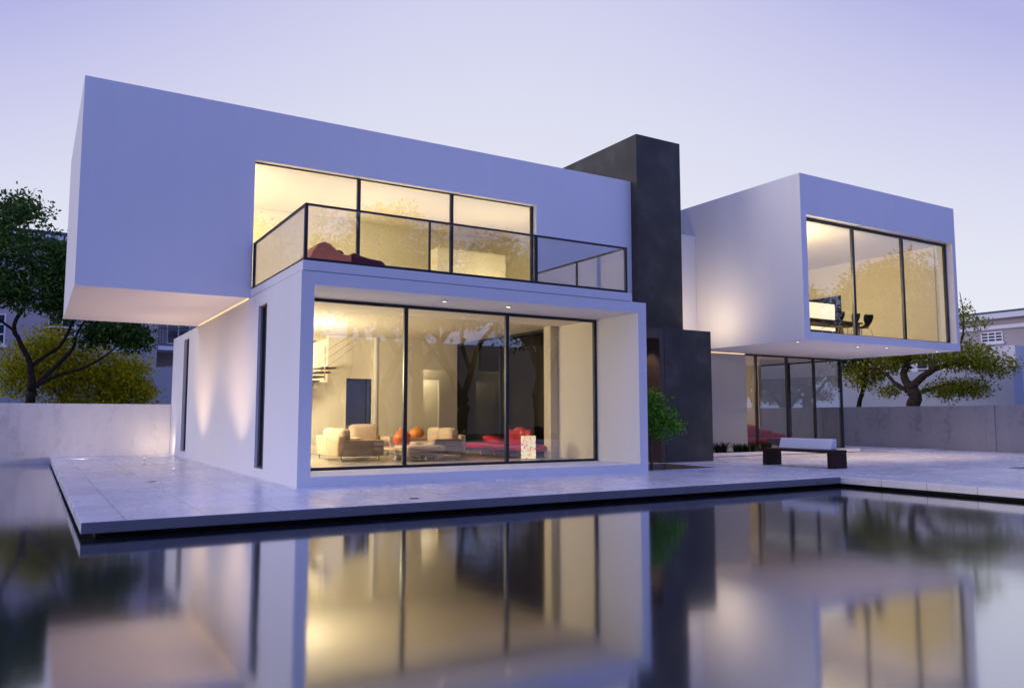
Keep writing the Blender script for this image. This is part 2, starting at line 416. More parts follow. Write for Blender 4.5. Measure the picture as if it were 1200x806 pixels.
# living room interior
I = M['interior']
MB().box(4.303, 4.33, 15.76, 24, .19, 3.63).build('living_room_wall', I, H)
MB().box(11.855, 11.88, 15.76, 17.3, .19, 3.63).build('living_room_wall', I, H)
MB().box(11.62, 12.10, 17.3, 17.62, .186, 3.63).build('pier', I, H)
MB().slab((4.335, 8.77), (.187, 3.632), [(7.93, 8.74, .187, 2.38), (4.3, 7.36, 2.26, 4)], 22.60, 22.72, FY).build('living_room_wall', I, H)
MB().slab((8.835, 11.48), (.187, 3.632), [(10.36, 11.5, .187, 2.71)], 22.48, 22.62, FY).build('living_room_wall', I, H)
MB().box(8.775, 8.832, 22.44, 22.75, .187, 3.631).build('wall_fin', M['white_plain'], H)
MB().box(9.66, 9.76, 22.63, 24.59, .187, 3.631).build('living_room_wall', I, H)
MB().box(7.70, 7.80, 22.73, 25.59, .187, 3.631).build('living_room_wall', I, H)
MB().slab((9.77, 12.0), (.187, 3.632), [(10.5, 11.25, .187, 2.43)], 23.2, 23.3, FY).build('living_room_wall', I, H)
MB().box(9.77, 12.0, 24.3, 24.4, .187, 3.63).build('living_room_wall', I, H)
MB().box(4.335, 7.69, 25.6, 25.7, .187, 6).build('stairwell_wall', I, H)
fr = MB().slab((7.93, 8.74), (.187, 2.38), [(7.97, 8.56, .23, 2.34), (8.60, 8.70, .23, 2.34)], 22.68, 22.715, FY).build('rear_door', M['metal'], H)
MB().box(7.965, 8.565, 22.695, 22.70, .225, 2.345).build('pane', M['glass'], fr)
# glazed side of the living room
fr = MB().slab((17.62, 23.2), (.187, 3.632), [(17.68, 20.4, .26, 3.56), (20.46, 23.14, .26, 3.56)], 11.9, 11.97, FX).build('side_window', M['metal'], H)
for a, b_ in ((17.67, 20.41), (20.45, 23.15)):
    MB().slab((a, b_), (.25, 3.57), [], 11.93, 11.942, FX).build('pane', M['glass_dark'], fr)
# staircase
st = MB()
for k in range(-12, 4):
    xr = 6.83 + .158 * k; z = 2.256 + .127 * k
    if z > .25: st.box(xr - .42, xr, 21.65, 22.5, z - .042, z)
st = st.build('staircase', M['tread'], H, .006)
rl = MB()
rl.tube([(6.95, 21.6, 2.26), (6.95, 21.6, 3.19)], .018)
for h in (.90, .62, .34):
    rl.tube([(5.6, 21.6, 1.25 + h), (7.85, 21.6, 3.03 + h * .7)], .008, 5)
rl.build('stair_railing', M['chrome'], st)
# chimney tower, dark block with portal
D = M['dark']
MB().box(15.05, 16.785, 17.79, 25.5, 3.705, 9.64).build('chimney_tower', D, H, .012)
MB().slab((14.045, 16.725), (0, 3.70), [(13.9, 14.95, -.1, 3.69)], 16.602, 17.3, FY).build('entrance_block', D, H, .012)
MB().box(14.952, 16.723, 17.302, 24, 0, 3.698).build('entrance_block', D, H)
MB().slab((14.05, 14.948), (.0, 3.69), [(14.0, 14.775, -.1, 3.40)], 16.61, 17.9, FY).build('entrance_portal', M['door_wood'], H, .006)
MB().box(13.2, 14.775, 18.4, 18.5, .186, 3.5).build('entrance_door', M['door_wood'], H)
MB().box(12.11, 14.04, 24.0, 24.2, 0, 3.7).build('court_wall', D, H)
MB().box(12.105, 14.04, 16.47, 24.0, -.3, -.002).build('court_floor', M['kerb'], H)
MB().box(12.12, 14.04, 16.7, 24.0, 3.55, 3.70).build('court_ceiling', M['door_wood'], H)
MB().box(14.02, 14.046, 17.95, 24.0, .19, 3.70).build('court_wall', D, H)
# right wing
RX0, RX1, RY = 18.64, 26.42, 14.87
RW = (18.88, 26.25, 3.665, 7.055)
MB().slab((RX0, RX1), (3.425, 8.25), [RW], RY, 15.2, FY).build('wing_facade', W, H)
MB().slab((15.20, 23.5), (3.425, 8.25), [], RX0, RX0 + .24, FX).build('wing_side_wall', M['white_plain'], H)
MB().slab((15.20, 23.5), (3.425, 8.25), [(19.2, 22.4, 3.9, 5.86)], RX1 - .17, RX1, FX).build('wing_side_wall', M['white_plain'], H)
MB().box(RX0 + .24, RX1 - .17, 15.20, 23.5, 3.425, 3.664).build('wing_floor_slab', M['white_plain'], H)
MB().box(RX0 + .242, RX1 - .172, 15.202, 23.5, 7.06, 8.24).build('wing_roof', M['white_plain'], H)
MB().box(RX0, RX1, 23.502, 23.7, 3.425, 8.25).build('wing_back_wall', M['white_plain'], H)
MB().box(RX0 + .25, RX1 - .18, 23.4, 23.49, 3.67, 7.05).build('wing_inner_wall', I, H)
MB().box(RX0 + .243, RX0 + .26, 15.5, 23.39, 3.67, 7.05).build('wing_inner_wall', I, H)
MB().slab((15.5, 23.39), (3.67, 7.05), [(19.2, 22.4, 3.9, 5.86)], RX1 - .20, RX1 - .173, FX).build('wing_inner_wall', I, H)
MB().box(RX0 + .25, RX1 - .18, 15.5, 23.4, 7.045, 7.058).build('wing_inner_ceiling', I, H)
MB().box(RX0 + .25, RX1 - .18, 15.5, 23.4, 3.665, 3.672).build('wing_inner_floor', M['interior_floor'], H)
fr = MB().slab((19.2, 22.4), (3.9, 5.86), [(19.27, 22.33, 3.97, 5.79)], RX1 - .13, RX1 - .06, FX).build('wing_side_window', M['metal'], H)
MB().slab((19.26, 22.34), (3.96, 5.80), [], RX1 - .10, RX1 - .088, FX).build('pane', M['glass_black'], fr)
window('window', 'y', 15.10, 18.88, 26.25, 3.667, 7.053, (21.30, 23.80), fw=.10, mw=.105, top=.08, bottom=.05)
# link between tower and wing
MB().box(16.79, RX0 - .002, 19.1, 23.5, 3.702, 7.215).build('link_volume', M['white_plain'], H, .012)
# ground floor of the wing
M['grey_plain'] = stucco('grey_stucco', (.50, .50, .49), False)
MB().box(16.73, 21.13, 19.35, 19.6, 0, 3.40).build('wing_ground_wall', M['grey_plain'], H, .01)
MB().box(18.7, 21.1, 19.372, 19.392, 3.402, 3.423).build('cove_light', M['strip'], H)
MB().box(16.73, 26.3, 24.2, 24.4, 0, 3.42).build('wing_ground_back_wall', I, H)
MB().box(16.73, 17.0, 19.61, 24.19, 0, 3.42).build('wing_ground_inner_wall', I, H)
MB().box(17.0, 26.2, 19.61, 24.19, .0, .09).build('wing_ground_floor', M['interior_floor'], H)
MB().box(23.6, 23.75, 21.0, 24.19, .095, 3.405).build('wing_light_baffle', M['grey_plain'], H)  # added baffle, keeps the lamp from lighting the right half of the room
MB().box(17.0, 26.2, 19.61, 24.19, 3.41, 3.424).build('wing_ground_ceiling', I, H)
window('ground_window', 'y', 19.30, 21.13, 26.25, .09, 3.42, (21.60, 23.19, 24.66), fw=.09, mw=.09, gl='glass_tint', left=False, top=.06, bottom=.06)
fr = MB().slab((19.40, 24.2), (.09, 3.42), [(19.44, 21.7, .15, 3.36), (21.78, 24.1, .15, 3.36)], 26.17, 26.24, FX).build('ground_window', M['metal'], H)
for a, b_ in ((19.43, 21.71), (21.77, 24.11)):
    MB().slab((a, b_), (.14, 3.37), [], 26.20, 26.212, FX).build('pane', M['glass_tint'], fr)

# balcony railing
rail = MB()
for x in (4.135, 11.57):
    rail.box(x - .03, x + .03, 14.085, 14.145, 4.076, 5.135)
rail.box(6.59, 6.63, 14.095, 14.135, 4.13, 5.09); rail.box(9.07, 9.15, 14.09, 14.14, 4.13, 5.09)
rail.box(4.166, 11.539, 14.09, 14.14, 5.095, 5.135).box(4.166, 11.539, 14.09, 14.14, 4.078, 4.13)
for x in (4.135, 11.57):
    rail.box(x - .025, x + .025, 14.146, 17.99, 5.095, 5.135).box(x - .025, x + .025, 14.146, 17.99, 4.078, 4.13).box(x - .03, x + .03, 17.991, 18.05, 4.077, 5.135)
rail.box(11.55, 11.59, 16.0, 16.05, 4.13, 5.095)
rail = rail.build('balcony_railing', M['metal'], H, .004)
for a, b_ in ((4.165, 6.59), (6.63, 9.07), (9.15, 11.54)):
    MB().box(a, b_, 14.108, 14.120, 4.125, 5.10).build('glass_panel', M['glass_rail'], rail)
MB().box(4.129, 4.141, 14.145, 17.99, 4.125, 5.10).build('glass_panel', M['glass_rail'], rail)
MB().box(11.564, 11.576, 14.145, 17.99, 4.125, 5.10).build('glass_panel', M['glass_rail'], rail)

# recessed downlights
for (x, y, z) in ((7.186, 14.6, 3.633), (8.736, 14.62, 3.633), (18.86, 15.3, 3.425), (21.8, 15.44, 3.425), (22.84, 15.16, 3.425), (25.6, 15.19, 3.425)):
    d = MB().lathe([(.04, -.002), (.062, -.004), (.062, -.03), (.04, -.026)], (x, y, z), 20).build('downlight', M['chrome'], H)
    MB().lathe([(.037, -.026), (.037, -.031), (.01, -.032)], (x, y, z), 16).build('lamp_lens', M['lamp_disc'], d)

# ------------------------------------------------------------------ garden walls, kerb bed, fittings
def wall_thing(name, label, cat, mb, mat, bevel=.012):
    return tag(mb.build(name, mat, bevel=bevel), label, cat)
wall_thing('garden_wall', 'pale stained low garden wall behind the pool beside the left tree', 'garden wall',
           MB().box(-40, 4.058, 29.05, 29.3, -.9, 1.67), M['concrete_light'])
mb = MB().box(29.6, 29.85, -6, 15.55, -.1, 1.66).box(29.56, 29.87, 15.552, 15.86, -.1, 1.665).box(29.6, 29.85, 15.862, 30, -.1, 1.66)
wall_thing('garden_wall', 'grey streaked concrete garden wall right of the white house', 'garden wall', mb, M['concrete'])
wall_thing('garden_wall', 'pale rear garden wall seen through the living room glass', 'garden wall', MB().box(4.304, 29.55, 29.06, 29.28, -.1, 1.66), M['concrete'])
pl = empty('planter_bed', (20, 18.06, 0), 'long low planter with white stone kerb beneath the right wing', 'planter')
MB().slab((17.5, 25.4), (18.055, 19.28), [(17.6, 25.3, 18.19, 19.4)], .018, .122, FZ).build('kerb', M['kerb'], pl, .008)
MB().box(17.6, 25.3, 18.191, 19.28, .001, .09).build('soil_fill', M['ground'], pl)
# grass tufts
random.seed(4)
def tuft_mesh(seed, h=.36, n=70):
    rnd = random.Random(seed); vs = []; fs = []
    for k in range(n):
        a = rnd.uniform(0, 6.283); r0 = rnd.uniform(0, .05); ln = h * rnd.uniform(.6, 1.1); lean = rnd.uniform(.15, .8) * ln
        w = rnd.uniform(.006, .012); bx, by = r0 * math.cos(a), r0 * math.sin(a); px, py = -math.sin(a) * w, math.cos(a) * w
        for t, ww in ((0, 1), (.5, .9), (.85, .5)):
            dx = lean * t * t; z = ln * t * (1 - .28 * t)
            vs += [(bx + math.cos(a) * dx - px * ww, by + math.sin(a) * dx - py * ww, z), (bx + math.cos(a) * dx + px * ww, by + math.sin(a) * dx + py * ww, z)]
        vs.append((bx + math.cos(a) * lean * 1.15, by + math.sin(a) * lean * 1.15, ln * .70))
        o = k * 7; fs += [(o, o + 1, o + 3, o + 2), (o + 2, o + 3, o + 5, o + 4), (o + 4, o + 5, o + 6)]
    m = MB(); m.add(vs, fs); return m
t0 = tuft_mesh(1).build('grass_tuft', M['blade'], local=True)
tag(t0, 'dark green grassy tuft growing in the stone kerbed planter', 'grass plant', 'grass tufts in the planter')
spots = [(18.45 + .27 * k + random.uniform(-.08, .08), 18.45 + random.uniform(-.12, .35)) for k in range(14)] + [(22.6 + .2 * k, 18.42 + random.uniform(-.1, .2)) for k in range(4)]
for i, (x, y) in enumerate(spots):
    o = t0 if i == 0 else copy_tree(t0)
    o.location = (x, y, .085); o.rotation_euler = (0, 0, random.uniform(0, 6)); s = random.uniform(1.0, 1.45); o.scale = (s, s, s)
# deck uplights
for i, (x, y) in enumerate(((2.62, 23.1), (2.65, 18.2))):
    u = empty('deck_uplight', (x, y, 0), ('small metal spike uplight on the deck, farther from the pool corner', 'small metal spike uplight on the deck, nearer the pool corner')[i], 'uplight', 'uplights set in the deck')
    MB().lathe([(.05, 0), (.05, .01), (.014, .014), (.012, .11), (.022, .118), (.026, .165), (.022, .167)], (x, y, 0), 18).build('lamp_body', M['chrome'], u)
    MB().lathe([(.019, .167), (.019, .170), (.004, .171)], (x, y, 0), 14).build('lamp_lens', M['lamp_disc'], u)
for i, (x, y, l) in enumerate(((2.09, 16.97, 'round grey drain cover flush in the deck near the uplights'), (5.10, 11.37, 'round grey drain cover near the pool edge of the deck'))):
    tag(MB().lathe([(.075, .001), (.075, .006), (.05, .008), (.01, .008)], (x, y, 0), 20).build('drain_cover', M['metal']), l, 'drain cover', 'deck drain covers')
tag(MB().slab((20.6, 23.4), (9.9, 10.56), [], .002, .008, FZ).build('floor_grate', M['metal']), 'dark flat grate let into the deck at the right picture edge', 'grate')

# ------------------------------------------------------------------ bench
b = empty('garden_bench', (16.84, 13.6, 0), 'dark wooden bench with white block backrest standing on the deck by the pool', 'bench')
MB().box(16.54, 17.14, 12.55, 14.66, .375, .44).build('seat', M['bench_wood'], b, .006)
MB().box(16.545, 17.135, 12.555, 12.67, 0, .374).build('leg', M['bench_wood'], b, .006)
MB().box(16.545, 17.135, 14.54, 14.655, 0, .374).build('leg', M['bench_wood'], b, .006)
mb = MB(); y0, y1 = 12.80, 14.40
mb.add([(16.86, y0, .441), (17.10, y0, .441), (17.10, y0, .70), (16.96, y0, .70), (16.86, y1, .441), (17.10, y1, .441), (17.10, y1, .70), (16.96, y1, .70)],
       [(0, 1, 2, 3), (4, 7, 6, 5), (0, 4, 5, 1), (1, 5, 6, 2), (2, 6, 7, 3), (3, 7, 4, 0)])
mb.build('backrest', M['bench_white'], b, .02, seg=3)

# ------------------------------------------------------------------ living room furniture
FZ0 = .186
def leg_at(parent, x, y, z0, z1, r=.014):
    MB().lathe([(r * 1.4, 0), (r * 1.4, .008), (r, .012), (r, z1 - z0)], (x, y, z0), 10).build('leg', M['chrome'], parent)
def sofa(label, x0, x1, y0, y1, face, group, n=2, axis='x'):
    """sofa along y, facing +x (face=1) or -x"""
    c = empty('sofa', ((x0 + x1) / 2, (y0 + y1) / 2, FZ0), label, 'sofa', group)
    z = FZ0 + .12
    def bx(a0, a1, b0, b1, c0, c1, name, mat, r=.03, puff=.004):
        xs = sorted((a0, a1))
        return MB().cushion(xs[0], xs[1], b0, b1, c0, c1, r, puff).build(name, mat, c)
    X = (lambda t: x0 + t) if face > 0 else (lambda t: x1 - t)
    w = x1 - x0
    bx(X(0), X(w), y0 + .01, y1 - .01, z, z + .12, 'base', M['sofa'], .02, 0)
    for k in range(n):
        L = (y1 - y0) / n
        bx(X(.0), X(.16), y0 + k * L + .005, y0 + (k + 1) * L - .005, z + .04, FZ0 + .60, 'back_panel', M['sofa'], .03, .008)
    for a in (y0, y1 - .17):
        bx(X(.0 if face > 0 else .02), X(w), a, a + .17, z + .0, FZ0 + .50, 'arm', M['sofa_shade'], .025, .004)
    for k in range(n):
        L = (y1 - y0 - .34) / n; a = y0 + .17 + k * L
        bx(X(.17), X(w - .01), a + .005, a + L - .005, z + .12, FZ0 + .40, 'seat_cushion', M['sofa'], .05, .02)
        q = bx(X(.13), X(.36), a + .005, a + L - .005, FZ0 + .38, FZ0 + .76, 'back_cushion', M['sofa'], .07, .03)
    for px in (x0 + .09, x1 - .09):
        for py in (y0 + .08, y1 - .08): leg_at(c, px, py, FZ0, z + .01)
    return c
sofa('cream two-seat sofa at the left of the lit living room, its back to the wall', 6.28, 7.42, 18.35, 20.15, 1, 'cream living room sofas')
sofa('cream sofa with tall back cushions standing beside the orange pots', 8.76, 9.66, 18.3, 20.1, -1, 'cream living room sofas')
# armchair facing the glass
a = empty('armchair', (8.1, 21.1, FZ0), 'cream armchair at the rear of the seating group facing the window', 'armchair')
MB().cushion(7.55, 8.65, 20.6, 21.55, FZ0 + .14, FZ0 + .26, .03, 0).build('base', M['sofa'], a)
for x in (7.55, 8.48): MB().cushion(x, x + .17, 20.6, 21.5, FZ0 + .14, FZ0 + .52, .03, .005).build('arm', M['sofa'], a)
MB().cushion(7.73, 8.47, 20.6, 21.4, FZ0 + .26, FZ0 + .42, .05, .02).build('seat_cushion', M['sofa'], a)
MB().cushion(7.62, 8.42, 21.2, 21.5, FZ0 + .36, FZ0 + .84, .08, .03).build('back_cushion', M['sofa'], a)
for x in (7.7, 8.5):
    for y in (20.72, 21.42): leg_at(a, x, y, FZ0, FZ0 + .15)
# ottoman
t = empty('ottoman', (8.2, 18.0, FZ0), 'low cream ottoman nearest the middle mullion of the living room window', 'ottoman')
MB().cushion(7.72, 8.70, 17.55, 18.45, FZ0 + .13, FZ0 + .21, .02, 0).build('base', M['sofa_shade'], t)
MB().cushion(7.71, 8.71, 17.54, 18.46, FZ0 + .21, FZ0 + .37, .05, .015).build('seat_cushion', M['sofa'], t)
for x in (7.82, 8.60):
    for y in (17.63, 18.36):
        MB().box(x - .05, x + .05, y - .02, y + .02, FZ0, FZ0 + .135).build('leg', M['chrome'], t)
# low table and pots
t = empty('coffee_table', (8.28, 19.4, FZ0), 'low pale coffee table carrying the big terracotta pot', 'coffee table')
MB().box(7.85, 8.7, 18.75, 20.1, FZ0 + .22, FZ0 + .28).build('table_top', M['sofa'], t, .006)
for x in (7.93, 8.62):
    for y in (18.83, 20.02): leg_at(t, x, y, FZ0, FZ0 + .221, .02)
pot = [(.10, 0), (.17, .05), (.22, .14), (.235, .22), (.215, .31), (.15, .39), (.085, .425), (.075, .45), (.11, .49), (.10, .49), (.065, .452)]
tag(MB().lathe(pot, (8.31, 19.3, FZ0 + .281)).build('clay_pot', M['terracotta']), 'large round terracotta pot with narrow neck on the low table', 'pot', 'terracotta pots')
t = empty('side_table', (9.3, 20.6, FZ0), 'square cream box side table with a flat orange pot on top', 'side table')
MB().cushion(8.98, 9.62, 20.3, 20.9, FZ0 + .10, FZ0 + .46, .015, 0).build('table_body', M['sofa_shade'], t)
MB().box(8.96, 9.64, 20.28, 20.92, FZ0 + .461, FZ0 + .485).build('table_top', M['sofa'], t)
for x in (9.06, 9.54):
    for y in (20.38, 20.82): leg_at(t, x, y, FZ0, FZ0 + .105)
pot2 = [(.09, 0), (.17, .035), (.215, .10), (.21, .17), (.16, .235), (.07, .275), (.035, .29), (.03, .315), (.012, .32)]
tag(MB().lathe(pot2, (9.28, 20.55, FZ0 + .486)).build('clay_pot', M['terracotta_light']), 'squat lidded pale orange pot beside the larger terracotta pot', 'pot', 'terracotta pots')
# red daybed along the side glazing
def puffy(name, mat, parent, c, r, M4=None):
    bm = bmesh.new(); bmesh.ops.create_icosphere(bm, subdivisions=4, radius=1)
    vs = []
    for v in bm.verts:
        p = v.co; q = Vector(math.copysign(abs(p[k]) ** .8, p[k]) * r[k] for k in range(3)); vs.append(q)
    mb = MB(); mb.add(vs, [tuple(v.index for v in f.verts) for f in bm.faces], True); bm.free()
    if M4 is not None: mb.xform(M4)
    mb.v = [(x + c[0], y + c[1], z + c[2]) for x, y, z in mb.v]
    return mb.build(name, mat, parent)
d = empty('daybed', (11.4, 19.3, FZ0), 'long red leather daybed with a fan shaped back along the dark side glazing', 'daybed', 'red leather seats')
MB().cushion(10.98, 11.82, 17.5, 20.95, FZ0 + .15, FZ0 + .33, .08, .01).build('seat', M['red'], d)
for (y, ry, z, s) in ((18.45, -.45, .47, .40), (18.85, 0, .52, .44), (19.3, .5, .46, .40)):
    puffy('back_cushion', M['red'], d, (11.62, y, FZ0 + z), (.13, s * .75, s * .62), Matrix.Rotation(ry * .8, 4, 'X'))
puffy('bolster', M['red'], d, (11.5, 20.1, FZ0 + .40), (.2, .5, .12), Matrix.Rotation(.12, 4, 'X'))
for y in (17.7, 18.5, 19.3, 20.1, 20.8):
    for x in (11.08, 11.72): leg_at(d, x, y, FZ0, FZ0 + .16, .018)
# mosaic lamp
l = empty('floor_lamp', (10.84, 17.16, FZ0), 'glowing square mosaic lantern lamp standing on the floor before the red daybed', 'lamp', rz=-R(33))
MB().box(-.185, .185, -.185, .185, .02, .58).build('lamp_shade', M['mosaic'], l, .008, local=True)
MB().box(-.15, .15, -.15, .15, 0, .02).build('lamp_base', M['chrome'], l, local=True)
# wing ground floor red seat
d = empty('daybed', (22.3, 20.9, .09), 'red rounded seat with dark arm behind the ground floor glass of the right wing', 'daybed', 'red leather seats')
MB().cushion(21.3, 24.4, 19.85, 20.8, .26, .50, .08, .01).build('seat', M['red'], d)
puffy('back_cushion', M['red'], d, (22.05, 20.25, .62), (.62, .34, .36))
puffy('back_cushion', M['red'], d, (22.95, 20.3, .56), (.45, .3, .25))
puffy('back_cushion', M['red'], d, (23.7, 20.3, .53), (.36, .26, .14))
MB().box(22.6, 24.6, 19.70, 19.80, .40, .47).build('rail', M['metal'], d)
for x in (21.4, 23.4):
    for y in (19.95, 20.7): leg_at(d, x, y, .09, .28, .018)
# lounger on the terrace
c = empty('lounge_chair', (5.2, 15.4, 4.075), 'low rounded orange and maroon lounge chair on the balcony terrace', 'lounge chair')
def prism(prof, y0, y1, name, mat, parent, bevel=.03):
    n = len(prof); vs = [(x, y0, z) for x, z in prof] + [(x, y1, z) for x, z in prof]
    fs = [tuple(range(n)), tuple(range(2 * n - 1, n - 1, -1))] + [(i, (i + 1) % n, n + (i + 1) % n, n + i) for i in range(n)]
    m = MB(); m.add(vs, fs); o = m.build(name, mat, parent, bevel, seg=3); return o
zz = 4.076
prism([(4.42, zz), (4.46, zz + .22), (4.54, zz + .40), (4.64, zz + .53), (4.76, zz + .585), (4.88, zz + .545), (5.0, zz + .44), (5.12, zz + .375), (5.24, zz + .36), (5.31, zz + .40), (5.31, zz)], 14.95, 15.75, 'headrest', M['orange'], c)
prism([(5.312, zz), (5.312, zz + .40), (5.38, zz + .43), (5.5, zz + .385), (5.7, zz + .34), (5.95, zz + .32), (6.04, zz + .26), (6.06, zz + .16), (6.02, zz)], 14.97, 15.73, 'footrest', M['maroon'], c)
puffy('pillow', M['maroon'], c, (5.14, 15.5, zz + .47), (.17, .2, .07))

# ------------------------------------------------------------------ dining corner in the right wing
FW = 3.672
TY = 16.75
t = empty('dining_table', (22.6, TY + .35, FW), 'long dark topped dining table with pale legs in the upper right room', 'dining table')
MB().box(21.2, 24.0, TY, TY + .85, FW + .70, FW + .745).build('table_top', M['black_shell'], t, .006)
MB().box(21.3, 23.9, TY + .06, TY + .79, FW + .62, FW + .699).build('apron', M['tread'], t)
for x in (21.3, 23.82):
    for y in (TY + .06, TY + .71): MB().box(x, x + .08, y, y + .08, FW, FW + .621).build('leg', M['light_wood'], t)
def shell_chair():
    c = empty('dining_chair', (0, 0, 0), 'x', 'chair', 'black shell dining chairs')
    prof = [(-.20, .455), (-.12, .44), (0, .435), (.10, .44), (.17, .47), (.205, .54), (.225, .64), (.25, .74), (.275, .82)]
    half = [.17, .20, .205, .19, .12, .11, .17, .195, .16]
    vs = []; fs = []; n = 9
    for lay in (0, 1):
        for (y, z), h in zip(prof, half):
            for k in range(n):
                u = -1 + 2 * k / (n - 1)
                vs.append((h * u, -y - .035 * u * u * (z > .5) + (0), z + .02 * u * u * (z < .5) + .012 * lay))
    m_ = len(prof)
    for lay in (0, 1):
        o = lay * m_ * n
        for i in range(m_ - 1):
            for k in range(n - 1):
                fs.append((o + i * n + k, o + i * n + k + 1, o + (i + 1) * n + k + 1, o + (i + 1) * n + k))
    m = MB(); m.add(vs, fs, True); so_ = m.build('shell', M['black_shell'], c, local=True)
    for sx in (-1, 1):
        for sy in (-1, 1):
            MB().tube([(sx * .10, sy * .10, .432), (sx * .2, sy * .18, .40), (sx * .23, sy * .23, 0)], .009, 6).build('leg', M['chrome'], c, local=True)
    return c
# the shell's back lies towards -y: the sitter looks along +y
ch = shell_chair()
for i, (x, l) in enumerate(((21.95, 'black shell chair at the left end of the dining table in the upper right window'), (22.72, 'black shell chair in the middle of the three at the dining table'), (23.42, 'black shell chair just right of the window mullion at the dining table'))):
    o = ch if i == 0 else copy_tree(ch)
    o.location = (x, 16.42, FW); o['label'] = l; o.rotation_euler = (0, 0, (-.10, -.04, -.16)[i]); o.scale = (1.1, 1.1, 1.1)
s = empty('reflection_panel', (24.6, 19.0, FW), 'glowing pale panel standing in for a window reflection behind the dining table', 'light panel')
MB().box(23.6, 25.55, 19.0, 19.04, FW + .75, FW + 1.75).build('panel', M['reflection_glow'], s)
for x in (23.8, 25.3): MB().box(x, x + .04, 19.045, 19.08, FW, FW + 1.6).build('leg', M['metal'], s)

# ------------------------------------------------------------------ trees
def noise_vec(rnd, s): return Vector((rnd.gauss(0, s), rnd.gauss(0, s), rnd.gauss(0, s)))
def tree(name, loc, label, cat, limbs, blobs, leafmat, barkmat, leaf_size, per_tip, spread, seed, group=None, flat=.6, twig=.012, elong=1.6):
    """limbs: polylines [(x,y,z,r)..] relative to the foot; blobs: (centre, radii, tips)"""
    rnd = random.Random(seed)
    root = empty(name, loc, label, cat, group)
    tm = MB(); sk = []
    for L in limbs:
        P = [Vector(p[:3]) for p in L]; Rr = [p[3] for p in L]
        pts = []; rs = []
        for i in range(len(P) - 1):
            n = 4
            for k in range(n):
                t = k / n
                a = P[max(i - 1, 0)]; b_ = P[i]; c = P[i + 1]; d = P[min(i + 2, len(P) - 1)]
                q = .5 * ((2 * b_) + (c - a) * t + (2 * a - 5 * b_ + 4 * c - d) * t * t + (-a + 3 * b_ - 3 * c + d) * t ** 3)
                r = Rr[i] * (1 - t) + Rr[i + 1] * t
                pts.append(q + (noise_vec(rnd, r * .12) if i + k > 0 else Vector())); rs.append(r * rnd.uniform(.93, 1.07))
        pts.append(P[-1]); rs.append(Rr[-1])
        tm.tube(pts, rs, 9)
        sk += [(p, r) for p, r in zip(pts, rs)]
    tips = []
    for c, rad, n in blobs:
        c = Vector(c)
        for _ in range(n):
            v = noise_vec(rnd, 1); v.normalize(); v *= rnd.random() ** .42
            tips.append(c + Vector((v.x * rad[0], v.y * rad[1], v.z * rad[2])))
    rnd.shuffle(tips)
    lv = []; lf = []
    for tp in tips:
        best = min(sk, key=lambda s: (s[0] - tp).length + (0.6 if s[0].z > tp.z + .2 else 0) + rnd.uniform(0, .15))
        b0 = best[0]; d = tp - b0; Ln = d.length
        if Ln > .12:
            mid = b0 + d * .5 + Vector((0, 0, -.06 * Ln)) + noise_vec(rnd, .07 * Ln)
            r0 = min(best[1] * .6, twig * (1 + Ln * .8))
            tm.tube([b0, b0 + d * .25 + (mid - b0 - d * .5) * .7, mid, tp], [r0, r0 * .8, r0 * .6, r0 * .25], 5, False)
            sk.append((mid, r0 * .6)); sk.append((tp, r0 * .3))
        for _ in range(int(per_tip * rnd.uniform(.6, 1.3))):
            q = noise_vec(rnd, 1) * spread; q.z *= flat
            p = tp + q
            ax = (q.normalized() * .7 + noise_vec(rnd, .6)); ax.normalize()
            nn = noise_vec(rnd, 1); nn.z = abs(nn.z) + .5; sd = ax.cross(nn)
            if sd.length < 1e-3: continue
            sd.normalize(); up = sd.cross(ax)
            s = leaf_size * rnd.uniform(.6, 1.25)
            o = len(lv)
            lv += [p, p + ax * s * .5 * elong * .5 + sd * s * .28 + up * s * .06, p + ax * s * elong * .62, p + ax * s * .5 * elong * .5 - sd * s * .28 + up * s * .06]
            lf.append((o, o + 1, o + 2, o + 3))
    tm.build('trunk', barkmat, root, local=True)
    me = bpy.data.meshes.new('crown'); me.from_pydata(lv, [], lf); me.materials.append(leafmat)
    cr = bpy.data.objects.new('crown', me); COL.objects.link(cr); cr.parent = root
    return root

